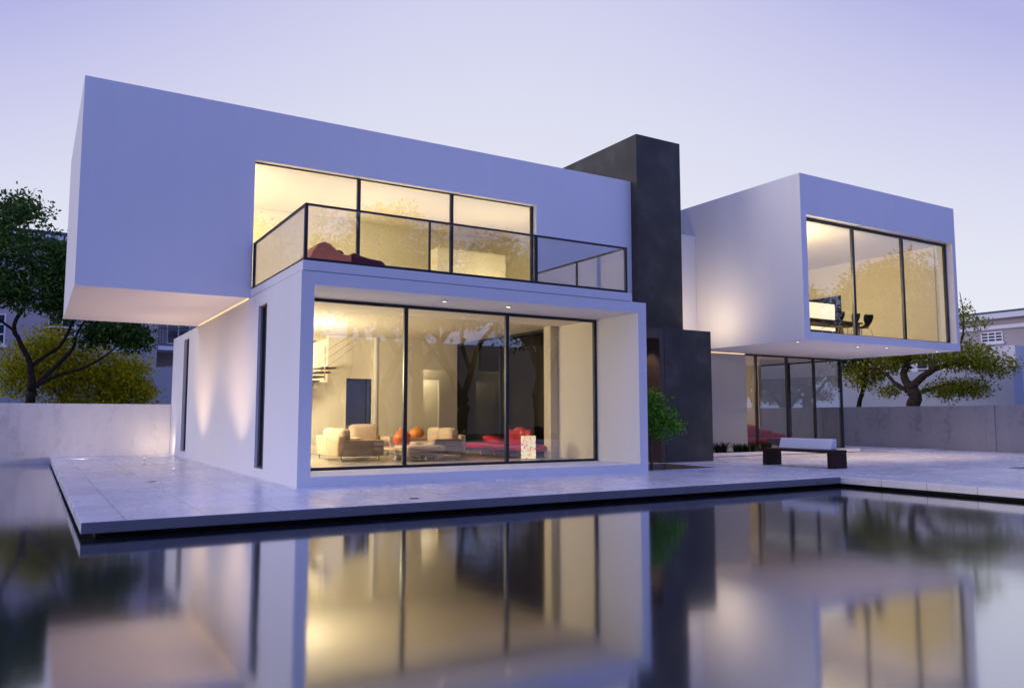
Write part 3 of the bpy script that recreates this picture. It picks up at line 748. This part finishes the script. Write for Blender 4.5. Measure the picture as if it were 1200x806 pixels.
# dark tree behind the left wall
tree('dark_tree', (-.05, 33, -.03), 'tall dark green tree with forked trunk behind the left garden wall', 'tree',
     [[(0, 0, 0, .2), (0, 0, 1.4, .17), (.02, 0, 1.9, .155), (.03, 0, 2.3, .14)],
      [(.03, 0, 2.2, .13), (-.05, .05, 3.15, .10), (-.42, .1, 3.95, .08), (-.6, .1, 4.5, .07), (-.25, .1, 5.5, .055), (-.1, .1, 6.8, .035)],
      [(-.02, .05, 3.05, .08), (.4, .1, 3.45, .07), (.88, .1, 3.9, .06), (1.2, .1, 4.7, .045), (1.6, .1, 5.7, .025)],
      [(.05, 0, 2.25, .09), (.75, .05, 3.1, .075), (1.25, .05, 3.75, .06), (1.4, .1, 4.4, .04), (2.1, .1, 5.6, .02)],
      [(.15, -.05, 2.4, .08), (.8, -.1, 2.75, .06), (1.5, -.15, 3.0, .05), (2.1, -.15, 3.35, .04), (2.6, -.1, 3.8, .02)],
      [(-.55, .1, 4.3, .05), (-1.2, .1, 4.8, .04), (-2.0, .1, 5.5, .025)],
      [(-.3, .1, 5.3, .045), (.5, .2, 6.2, .03), (.9, .2, 7.0, .02)]],
     [((-.95, 0, 7.3), (1.7, 1.8, 1.6), 120), ((1.0, .1, 6.9), (1.3, 1.6, 1.0), 110), ((2.3, .1, 5.9), (1.5, 1.7, .9), 100), ((-.6, 0, 5.75), (1.5, 1.6, .7), 70), ((1.2, .1, 5.35), (1.2, 1.4, .5), 60), ((2.7, 0, 4.5), (1.0, 1.3, .42), 66), ((3.3, 0, 4.1), (.5, .8, .32), 26), ((3.4, .1, 6.7), (.8, 1.2, .9), 36), ((-.7, 0, 8.6), (.8, 1, .6), 32), ((-2.6, 0, 6.6), (1.3, 1.5, 1.2), 60), ((1.9, .1, 4.2), (.5, .7, .25), 14)],
     M['leaf_dark'], M['bark'], .17, 48, .21, 11)
tree('yellow_bush', (2.2, 35.2, -.03), 'bushy tree with yellow autumn leaves behind the dark tree', 'tree',
     [[(0, 0, 0, .12), (.1, 0, 1, .1), (.2, 0, 2, .08), (.3, 0, 3.2, .04)], [(.1, 0, .8, .08), (.9, 0, 1.9, .06), (1.7, 0, 2.9, .03)], [(.05, 0, .8, .08), (-1, .1, 1.9, .06), (-2.2, .1, 2.9, .03)], [(.1, 0, 1, .06), (.4, .2, 2, .05), (1.0, .1, 3.4, .02)]],
     [((-2.2, 0, 3.0), (1.5, 1.1, 1.2), 80), ((-.4, 0, 3.0), (1.4, 1.2, 1.1), 80), ((.85, 0, 2.8), (.9, 1.1, .95), 80), ((.0, 0, 1.9), (2.0, 1.2, .7), 66), ((-1.7, 0, 4.2), (.8, .7, .6), 24), ((1.65, 0, 2.3), (.3, .5, .35), 14)],
     M['leaf_yellow'], M['bark_brown'], .14, 72, .25, 12)
# olive tree on the right
ot = tree('olive_tree', (33.2, 20.9, -.03), 'spreading yellow-green tree behind the grey wall at the right', 'tree',
     [[(0, 0, 0, .33), (0, 0, 1.5, .28), (.05, -.1, 2.2, .26), (.0, .15, 2.75, .24)],
      [(0, .1, 2.5, .2), (0, -.5, 3.0, .15), (0, -1.1, 3.35, .13), (0, -2.0, 3.5, .09), (.1, -3.0, 3.45, .05), (0, -3.7, 3.3, .02)],
      [(0, .15, 2.6, .2), (0, .35, 3.2, .15), (.1, .1, 3.9, .10), (0, -.1, 4.8, .05)],
      [(0, .2, 2.4, .12), (0, .8, 2.8, .09), (0, 1.2, 3.2, .07), (0, 1.9, 3.5, .05), (0, 2.9, 3.4, .025)],
      [(0, 0, 2.2, .12), (.1, -.9, 2.5, .08), (0, -1.7, 2.65, .05), (0, -2.6, 2.5, .025)],
      [(0, -1.4, 3.4, .07), (.1, -2.2, 4.4, .05), (0, -2.4, 5.6, .025), (0, -2.3, 6.5, .012)],
      [(0, .0, 3.4, .08), (-.2, .6, 4.2, .05), (0, 1.4, 4.8, .03)]],
     [((0, 2.5, 3.25), (1.2, 1.0, .6), 60), ((0, .9, 3.9), (1.4, 1.5, .6), 80), ((0, -.9, 4.1), (1.4, 1.3, .55), 70), ((0, -2.4, 3.75), (1.2, 1.1, .55), 80), ((0, -3.6, 3.35), (.7, .7, .45), 36), ((0, -1.9, 2.45), (.9, 1.4, .42), 66), ((0, 1.0, 2.45), (.4, .6, .2), 12), ((0, -2.35, 5.1), (.25, .22, .9), 10), ((0, -2.95, 5.2), (.2, .22, .25), 4), ((0, .5, 4.8), (1.2, 1.6, .5), 40)],
     M['leaf_olive'], M['bark_brown'], .135, 36, .20, 13)
ot2 = copy_tree(ot); ot2.location = (33.3, 12.2, -.03); ot2.scale = (.9, .9, .95); ot2['label'] = 'yellow-green tree mirrored in the ground floor glass of the right wing'
tree('dark_tree', (33.4, 23.7, -.03), 'dark tree with slim curved trunk between the corner glass and the yellow-green tree', 'tree',
     [[(0, 0, 0, .13), (0, .05, 1.6, .11), (0, -.15, 2.3, .1), (0, -.35, 3.0, .085), (0, -.4, 4.2, .06), (0, -.2, 5.5, .03)], [(0, -.3, 2.9, .06), (0, .5, 3.7, .045), (0, 1.2, 4.6, .02)]],
     [((0, -.1, 4.4), (1.3, 1.5, .9), 90), ((0, .9, 5.2), (1.2, 1.3, .9), 60), ((0, -.6, 5.6), (1.2, 1.4, .8), 60)], M['leaf_dark'], M['bark'], .16, 50, .26, 14)
# small green tree in the pit
tree('young_tree', (12.78, 14.72, -.42), 'small bright green young tree in the deck pit by the entrance', 'tree',
     [[(0, 0, 0, .042), (.0, 0, .8, .036), (.02, .02, 1.3, .026), (.06, .02, 1.9, .012)], [(.01, 0, .95, .016), (.25, 0, 1.4, .012), (.5, 0, 1.7, .006)], [(0, 0, .9, .015), (-.15, .05, 1.3, .01), (-.2, .1, 1.8, .006)], [(.02, 0, 1.2, .012), (.25, .1, 1.7, .008), (.35, .1, 2.0, .005)]],
     [((.08, 0, 1.62), (.32, .32, .36), 54), ((.5, .0, 1.6), (.28, .28, .26), 40), ((-.1, .05, 1.75), (.22, .25, .3), 22), ((.78, 0, 1.42), (.14, .14, .14), 12), ((.3, 0, 1.2), (.2, .2, .12), 9), ((.0, 0, 2.05), (.2, .2, .3), 26), ((.28, 0, 2.0), (.18, .18, .24), 16)],
     M['leaf_green'], M['bark_brown'], .078, 19, .085, 15, flat=.8, twig=.005)
# stone pines across the pool and trees beyond the right wall: seen mirrored in the windows
def pine(name, loc, label, seed, sc=1):
    rnd = random.Random(seed)
    L = [[(0, 0, 0, .34), (.1, 0, 1.2, .28), (.05, .1, 2.0, .26)],
         [(.05, .1, 1.8, .21), (-.6, .2, 3.0, .17), (-1.2, .2, 4.2, .13), (-1.3, 0, 5.4, .09), (-1.8, 0, 6.8, .05)],
         [(.05, .1, 1.8, .2), (.7, -.2, 3.2, .16), (1.0, 0, 4.4, .12), (1.9, .2, 5.6, .08), (2.2, .1, 6.9, .04)],
         [(.7, -.2, 3.1, .11), (.3, -.4, 4.4, .09), (.4, -.5, 5.8, .05)], [(-.6, .2, 3.0, .09), (-1.9, .5, 4.2, .07), (-2.8, .4, 5.3, .04)]]
    B = [((-2.0, .1, 6.6), (1.6, 1.8, .8), 70), ((0, -.2, 7.2), (1.9, 2.0, .9), 90), ((2.0, .1, 6.6), (1.6, 1.8, .8), 70), ((-2.9, .4, 5.3), (.9, .9, .5), 26), ((.5, -.4, 5.8), (1.0, 1.0, .5), 26)]
    t = tree(name, loc, label, 'tree', L, B, M['leaf_pine'], M['bark'], .22, 28, .34, seed, 'stone pines across the pool')
    return t
p0 = pine('pine_tree', (20.5, -8.2, -.03), 'stone pine mirrored in the middle of the living room glass', 21)
PN = [(13.2, -7.8, 1.3, 1.15, 'stone pine mirrored in the left part of the living room glass'), (26.0, -8.4, 2.4, 1.3, 'stone pine mirrored in the right part of the living room glass'),
      (31.5, -8.0, 4.0, 1.3, 'stone pine by the far right corner of the pool garden'), (6.5, -8.2, 5.2, 1.3, 'stone pine standing behind the pool opposite the balcony'),
      (-.5, -8.0, .6, 1.25, 'stone pine at the left end of the row across the pool'), (17.0, -11.0, 3.3, 1.4, 'stone pine set back behind the row across the pool')]
p0.scale = (1.15, 1.15, 1.2)
for x, y, rz, sc, lb in PN:
    o = copy_tree(p0); o.location = (x, y, -.03); o.rotation_euler = (0, 0, rz); o.scale = (sc, sc, sc * 1.05); o['label'] = lb
b0 = tree('broadleaf_tree', (32.3, 9.6, -.03), 'tall broadleaf tree mirrored in the middle pane of the upper right window', 'tree',
     [[(0, 0, 0, .26), (0, .1, 1.6, .22), (.1, 0, 3.0, .17), (0, 0, 5.0, .1), (.1, 0, 7.4, .04)], [(0, 0, 2.0, .14), (.2, -1.0, 3.4, .1), (.2, -1.9, 5.0, .04)], [(0, 0, 2.2, .14), (0, 1.1, 3.6, .1), (.2, 2.0, 5.2, .04)], [(.05, 0, 2.7, .1), (-1.1, 0, 4.0, .07), (-1.9, .1, 5.4, .03)], [(.05, 0, 2.7, .1), (1.2, 0, 4.2, .07), (2.0, .1, 5.6, .03)]],
     [((0, 0, 7.2), (1.3, 1.3, 1.0), 50), ((0, -1.3, 5.4), (1.8, 1.4, 1.3), 80), ((.2, 1.4, 5.4), (1.8, 1.4, 1.3), 80), ((0, -.2, 4.2), (2.2, 2.2, .9), 80), ((0, 1.8, 7.0), (.6, .6, .6), 14), ((0, -2.2, 6.6), (.5, .5, .5), 12)],
     M['leaf_far'], M['bark_brown'], .2, 44, .32, 31, 'broadleaf trees beyond the right wall')
for x, y, rz, sc, lb in ((34.0, 7.2, 1.2, 1.0, 'broadleaf tree mirrored in the right pane of the upper right window'), (31.6, 12.2, 2.6, .72, 'broadleaf tree mirrored in the left pane of the upper right window'), (35.0, 2.0, 4.1, 1.0, 'broadleaf tree beyond the right wall nearest the pool end')):
    o = copy_tree(b0); o.location = (x, y, -.03); o.rotation_euler = (0, 0, rz); o.scale = (sc, sc, sc); o['label'] = lb

for x, y, rz, sc, lb in ((-6, -12, .4, 1.6, 'tall broadleaf tree at the left end of the back row across the pool'), (3, -12.5, 2.2, 1.75, 'tall broadleaf tree behind the pines, mirrored in the left balcony glass'), (10.5, -12, 3.7, 1.6, 'tall broadleaf tree behind the pines, mirrored in the middle balcony glass'), (20, -13, 5.0, 1.85, 'tallest broadleaf tree behind the pines across the pool'), (28.5, -12, 1.1, 1.7, 'tall broadleaf tree behind the pines, mirrored in the right balcony glass'), (37, -11.5, 2.8, 1.6, 'tall broadleaf tree at the right end of the back row across the pool')):
    o = copy_tree(b0); o.location = (x, y, -.03); o.rotation_euler = (0, 0, rz); o.scale = (sc, sc, sc); o['label'] = lb; o['group'] = 'tall trees behind the pines'
# ------------------------------------------------------------------ buildings behind
def facade_window(parent, plane, t, u0, u1, v0, v1, out, nx=2, ny=3, sill=True):
    """window with trim, bars and pane on a wall whose outer face lies at t; out = outward sign"""
    fn = FY if plane == 'y' else FX
    fw = .07; cuts = []
    ws = (u1 - u0 - fw) / nx; hs = (v1 - v0 - fw) / ny
    holes = [(u0 + fw + i * ws, u0 + (i + 1) * ws, v0 + fw + j * hs, v0 + (j + 1) * hs) for i in range(nx) for j in range(ny)]
    a, b_ = sorted((t + out * .004, t + out * .06))
    w = MB().slab((u0, u1), (v0, v1), holes, a, b_, fn)
    if sill:
        a2, b2 = sorted((t + out * .003, t + out * .16)); w.slab((u0 - .1, u1 + .1), (v0 - .15, v0 - .002), [], a2, b2, fn)
    w = w.build('window', M['bld_trim'], parent)
    a, b_ = sorted((t + out * .006, t + out * .03))
    MB().slab((u0 + .02, u1 - .02), (v0 + .02, v1 - .02), [], a, b_, fn).build('pane', M['winglass'], w)
def balcony(parent, plane, t, u0, u1, z, out, depth=1.2):
    fn = FY if plane == 'y' else FX
    a, b_ = sorted((t, t + out * depth))
    bl = MB().slab((u0, u1), (z - .22, z), [], a, b_, fn).build('balcony', M['bld_trim'], parent)
    r = MB(); e = t + out * (depth - .08); a, b_ = sorted((e - .02, e + .02))
    r.slab((u0 + .03, u1 - .03), (z + .98, z + 1.03), [], a, b_, fn); r.slab((u0 + .03, u1 - .03), (z + .08, z + .11), [], a, b_, fn)
    n = int((u1 - u0) / .14)
    for k in range(n + 1):
        u = u0 + .04 + k * (u1 - u0 - .1) / n; r.slab((u, u + .02), (z + .11, z + .98), [], a + .01, b_ - .01, fn)
    r.build('railing', M['metal'], bl)
# left block of flats
B1 = empty('apartment_building', (-4, 48, 0), 'beige block of flats with balconies behind the left trees', 'apartment building', 'buildings behind the garden')
MB().box(-24, 5.86, 48, 60, 0, 10.5).build('wall', M['bld'], B1)
MB().box(5.87, 34, 50.2, 60, 0, 10.5).build('wall', M['bld'], B1)
MB().box(-24.4, 34.3, 47.7, 60.4, 10.5, 10.75).build('cornice', M['bld_trim'], B1)
MB().box(-24.2, 34.1, 47.9, 60.2, 10.75, 11.0).build('roof', M['bld_roof'], B1)
for fl in range(3):
    for x in (-9.5, -6.4, -2.6, .55, 3.75):
        facade_window(B1, 'y', 48, x, x + 1.3, 1.2 + 3.1 * fl + .6, 1.2 + 3.1 * fl + 2.2, -1)
    z = 2.1 + 3.1 * fl
    for x0 in (5.9, 12.4, 19.0): balcony(B1, 'y', 50.2, x0, x0 + 4.4, z, -1, 2.1)
    for x0 in (6.6, 9.0, 13.2, 16.0, 20.2): facade_window(B1, 'y', 50.2, x0, x0 + 1.3, z + .3, z + 2.1, -1, 2, 2, False)
o = MB().box(-30, 13, 40, 40.3, 0, 3.55).build('boundary_wall', M['bluewall']); tag(o, 'tall pale blue boundary wall behind the yellow tree on the left', 'boundary wall')
# right building
B2 = empty('apartment_building', (52, 27, 0), 'beige building with white cornice bands and barred windows at the right edge', 'apartment building', 'buildings behind the garden')
MB().box(52, 64, 12, 60, 0, 7.4).build('wall', M['bld'], B2)
MB().box(51.6, 64.3, 11.7, 60.3, 7.4, 7.72).build('cornice', M['bld_trim'], B2)
MB().box(51.75, 64.2, 11.8, 60.2, 7.72, 7.88).build('roof', M['bld_roof'], B2)
MB().box(51.85, 52.0, 12, 60, 6.75, 6.98).build('cornice_band', M['bld_trim'], B2)
for y in (14.2, 18.0, 22.3, 26.55, 31, 36, 41, 46): facade_window(B2, 'x', 52, y, y + 1.35, 5.6 + .35, 6.6, -1, 3, 3) 
for z in (1.2, 3.95):
    for y0 in (20.6, 15.0): balcony(B2, 'x', 52, y0, y0 + 5.0, z, -1, 1.3)
    for y in (16, 21.4, 23.6): facade_window(B2, 'x', 52, y, y + 1.2, z + .1, z + 2.0, -1, 2, 2, False)
MB().box(49.4, 51.98, 24.6, 58, 0, 5.45).build('wall', M['bld_trim'], B2)
for y in (26.5, 29.2, 31.9, 35): facade_window(B2, 'x', 49.4, y, y + 1.5, 3.7, 4.95, -1, 2, 2)
o = MB().box(42, 42.9, 21.07, 60, 0, 3.75).build('boundary_wall', M['bluewall']); tag(o, 'plain blue-grey boundary wall behind the yellow-green tree on the right', 'boundary wall')
# building across the pool, mirrored in the glass
M['grey_wall'] = plain('grey_wall', (.50, .50, .52), .9, 0, .08, .4, .06, 30, .2)
o = MB().box(-14, 46, -21, -20, 0, 6.5).build('boundary_wall', M['grey_wall']); tag(o, 'long grey wall across the pool behind the pines, mirrored in the living room glass', 'boundary wall')

# ------------------------------------------------------------------ lights
def lamp(name, typ, loc, energy, color=WARM, size=.25, target=None, spot=60, blend=.6):
    d = bpy.data.lights.new(name, typ); d.energy = energy; d.color = color
    if typ == 'AREA': d.size = size
    else: d.shadow_soft_size = size
    if typ == 'SPOT': d.spot_size = R(spot); d.spot_blend = blend
    o = bpy.data.objects.new(name, d); COL.objects.link(o); o.location = loc
    if target is not None:
        o.rotation_euler = (Vector(target) - Vector(loc)).to_track_quat('-Z', 'Y').to_euler()
    return o
lamp('living_room_light', 'POINT', (5.0, 20.0, 2.4), 590, size=.22)
lamp('hall_light', 'POINT', (10.4, 22.9, 3.2), 20, size=.15)
lamp('hall_light', 'POINT', (10.9, 23.8, 2.9), 45, size=.15)
lamp('stair_light', 'POINT', (6.0, 24.9, 3.4), 150, size=.2)
lamp('upper_room_light', 'POINT', (2.6, 20.0, 6.0), 400, (1, .83, .48), .2)
lamp('upper_room_light', 'POINT', (7.6, 19.7, 4.5), 200, (1, .83, .48), .2)
lamp('upper_room_light', 'POINT', (11.4, 19.6, 4.5), 140, (1, .83, .48), .2)
lamp('wing_room_light', 'POINT', (19.7, 17.0, 5.5), 520, (1, .80, .46), .2)
lamp('wing_ground_light', 'POINT', (19.6, 20.6, 2.6), 130, (1, .80, .60), size=.2)
lamp('deck_spot', 'SPOT', (2.62, 23.1, .2), 100, (1, .68, .38), .03, (4.06, 23.1, 2.7), 88, .85)
lamp('deck_spot', 'SPOT', (2.65, 18.2, .2), 100, (1, .68, .38), .03, (4.06, 18.6, 2.7), 88, .85)
for y in (23.1, 18.9): lamp('deck_spot', 'SPOT', (2.65, y, .2), 165, (1, .59, .29), .05, (2.3, y + .3, 3.9), 130, 1.0)
lamp('wall_glow', 'SPOT', (3.72, 27.8, .08), 50, (1, .76, .50), .06, (3.5, 29.05, 1.0), 150, 1.0)
lamp('wall_glow', 'SPOT', (1.4, 26.9, .06), 55, (1, .76, .56), .1, (.6, 29.05, 1.1), 150, 1.0)  # added warm fill for the garden wall, has no fitting
lamp('roof_uplight', 'AREA', (17.1, 17.9, 3.75), 35, (1, .76, .50), .6, (18.64, 17.95, 6.2))
for x, y in ((7.186, 14.6), (8.736, 14.62)): lamp('porch_spot', 'SPOT', (x, y, 3.58), 12, (1, .78, .55), .04, (x, y, 0), 110, .8)
for x, y in ((18.86, 15.3), (21.8, 15.44), (22.84, 15.16), (25.6, 15.19)): lamp('wing_spot', 'SPOT', (x, y, 3.37), 220, (1, .74, .50), .04, (x + .4, y + .6, 0), 120, .8)
lamp('entrance_light', 'SPOT', (14.25, 16.95, 3.36), 26, (1, .78, .58), .03, (14.775, 17.0, 2.2), 70, .7)
lamp('court_light', 'SPOT', (13.2, 16.9, 3.5), 60, (1, .78, .55), .05, (13.6, 15.2, 0), 110, .8)

# ------------------------------------------------------------------ sky
w = bpy.data.worlds.new('World'); scene.world = w; w.use_nodes = True
nt = w.node_tree; bg = nt.nodes['Background']
SUN_EL, SUN_AZ = 4.0, 290.0     # low sun behind the house, to the left
sky = N(nt, 'ShaderNodeTexSky', sky_type='NISHITA'); sky.sun_disc = False
sky.sun_elevation = R(SUN_EL); sky.sun_rotation = R(SUN_AZ); sky.air_density = 1.2; sky.dust_density = 1.0; sky.ozone_density = 3.0
tc = N(nt, 'ShaderNodeTexCoord').outputs['Generated']
sep = N(nt, 'ShaderNodeSeparateXYZ'); nt.links.new(tc, sep.inputs[0])
# dusk: pale towards the afterglow, deeper blue overhead and opposite
dv = Vector((-.08, .99, 0)).normalized()
dot = N(nt, 'ShaderNodeVectorMath', operation='DOT_PRODUCT'); nt.links.new(tc, dot.inputs[0]); dot.inputs[1].default_value = dv
az = math_n(nt, 'ADD', math_n(nt, 'MULTIPLY', dot.outputs['Value'], .5), .5)
ca = ramp(nt, az, [(.0, (.60, .75, 1.36)), (.25, (.70, .84, 1.36)), (.5, (1.02, 1.04, 1.12)), (.64, (1, 1, 1)), (1, (1, 1, 1))])
# the afterglow: a broad pale patch low over the house, fading upwards and sideways
dg = N(nt, 'ShaderNodeVectorMath', operation='DOT_PRODUCT'); nt.links.new(tc, dg.inputs[0]); dg.inputs[1].default_value = Vector((.5, .866, 0))
z2 = math_n(nt, 'MULTIPLY', sep.outputs[2], sep.outputs[2])
cosd = math_n(nt, 'DIVIDE', dg.outputs['Value'], math_n(nt, 'SQRT', math_n(nt, 'MAXIMUM', math_n(nt, 'SUBTRACT', 1, z2), .02)))
tt = math_n(nt, 'MULTIPLY', z2, math_n(nt, 'ADD', math_n(nt, 'MULTIPLY', math_n(nt, 'MINIMUM', math_n(nt, 'SUBTRACT', 1, cosd), .27), 10.5), 1.0))
hz = noise(nt, 2.2, 4, .55, tc); tt = math_n(nt, 'ADD', tt, math_n(nt, 'MULTIPLY', math_n(nt, 'SUBTRACT', hz.outputs[0], .5), .03))
cz = ramp(nt, tt, [(0.0, (.87, .885, .98)), (.06, (.83, .845, .955)), (.17, (.73, .74, .925)), (.25, (.66, .665, .90)), (.45, (.49, .49, .83)), (.62, (.48, .49, .86)), (1, (.52, .55, .96))])
mul = N(nt, 'ShaderNodeMix', data_type='RGBA', blend_type='MULTIPLY'); mul.inputs[0].default_value = 1
nt.links.new(ca.outputs[0], mul.inputs[6]); nt.links.new(cz.outputs[0], mul.inputs[7])
gain = N(nt, 'ShaderNodeVectorMath', operation='SCALE'); nt.links.new(mul.outputs[2], gain.inputs[0]); gain.inputs['Scale'].default_value = 10.0
mx = N(nt, 'ShaderNodeMix', data_type='RGBA'); mx.inputs[0].default_value = .94
nt.links.new(sky.outputs[0], mx.inputs[6]); nt.links.new(gain.outputs[0], mx.inputs[7]); nt.links.new(mx.outputs[2], bg.inputs[0])
bg.inputs[1].default_value = .1
sun = bpy.data.lights.new('sun', 'SUN'); sun.energy = .85; sun.angle = R(25); sun.color = (1, .86, .80)
so = bpy.data.objects.new('sun', sun); COL.objects.link(so)
v = Vector((-math.sin(R(360 - SUN_AZ)) , math.cos(R(SUN_AZ)), math.tan(R(14))))
so.rotation_euler = (-v).to_track_quat('-Z', 'Y').to_euler()

# ------------------------------------------------------------------ camera
cd = bpy.data.cameras.new('camera'); cam = bpy.data.objects.new('camera', cd); COL.objects.link(cam)
cd.sensor_width = 36; cd.lens = 27.943; cd.clip_end = 2000; cd.clip_start = .05
cam.location = (0, 0, 1.25); cam.rotation_euler = (R(95.2295), 0, -R(31.1053))
scene.camera = cam
scene.view_settings.view_transform = 'Standard'; scene.view_settings.look = 'None'
scene.view_settings.exposure = 0; scene.view_settings.gamma = 1
cy = scene.cycles
cy.use_denoising = True; cy.max_bounces = 10; cy.transparent_max_bounces = 24; cy.glossy_bounces = 6; cy.diffuse_bounces = 5
cy.sample_clamp_indirect = 6; cy.caustics_reflective = False; cy.caustics_refractive = False
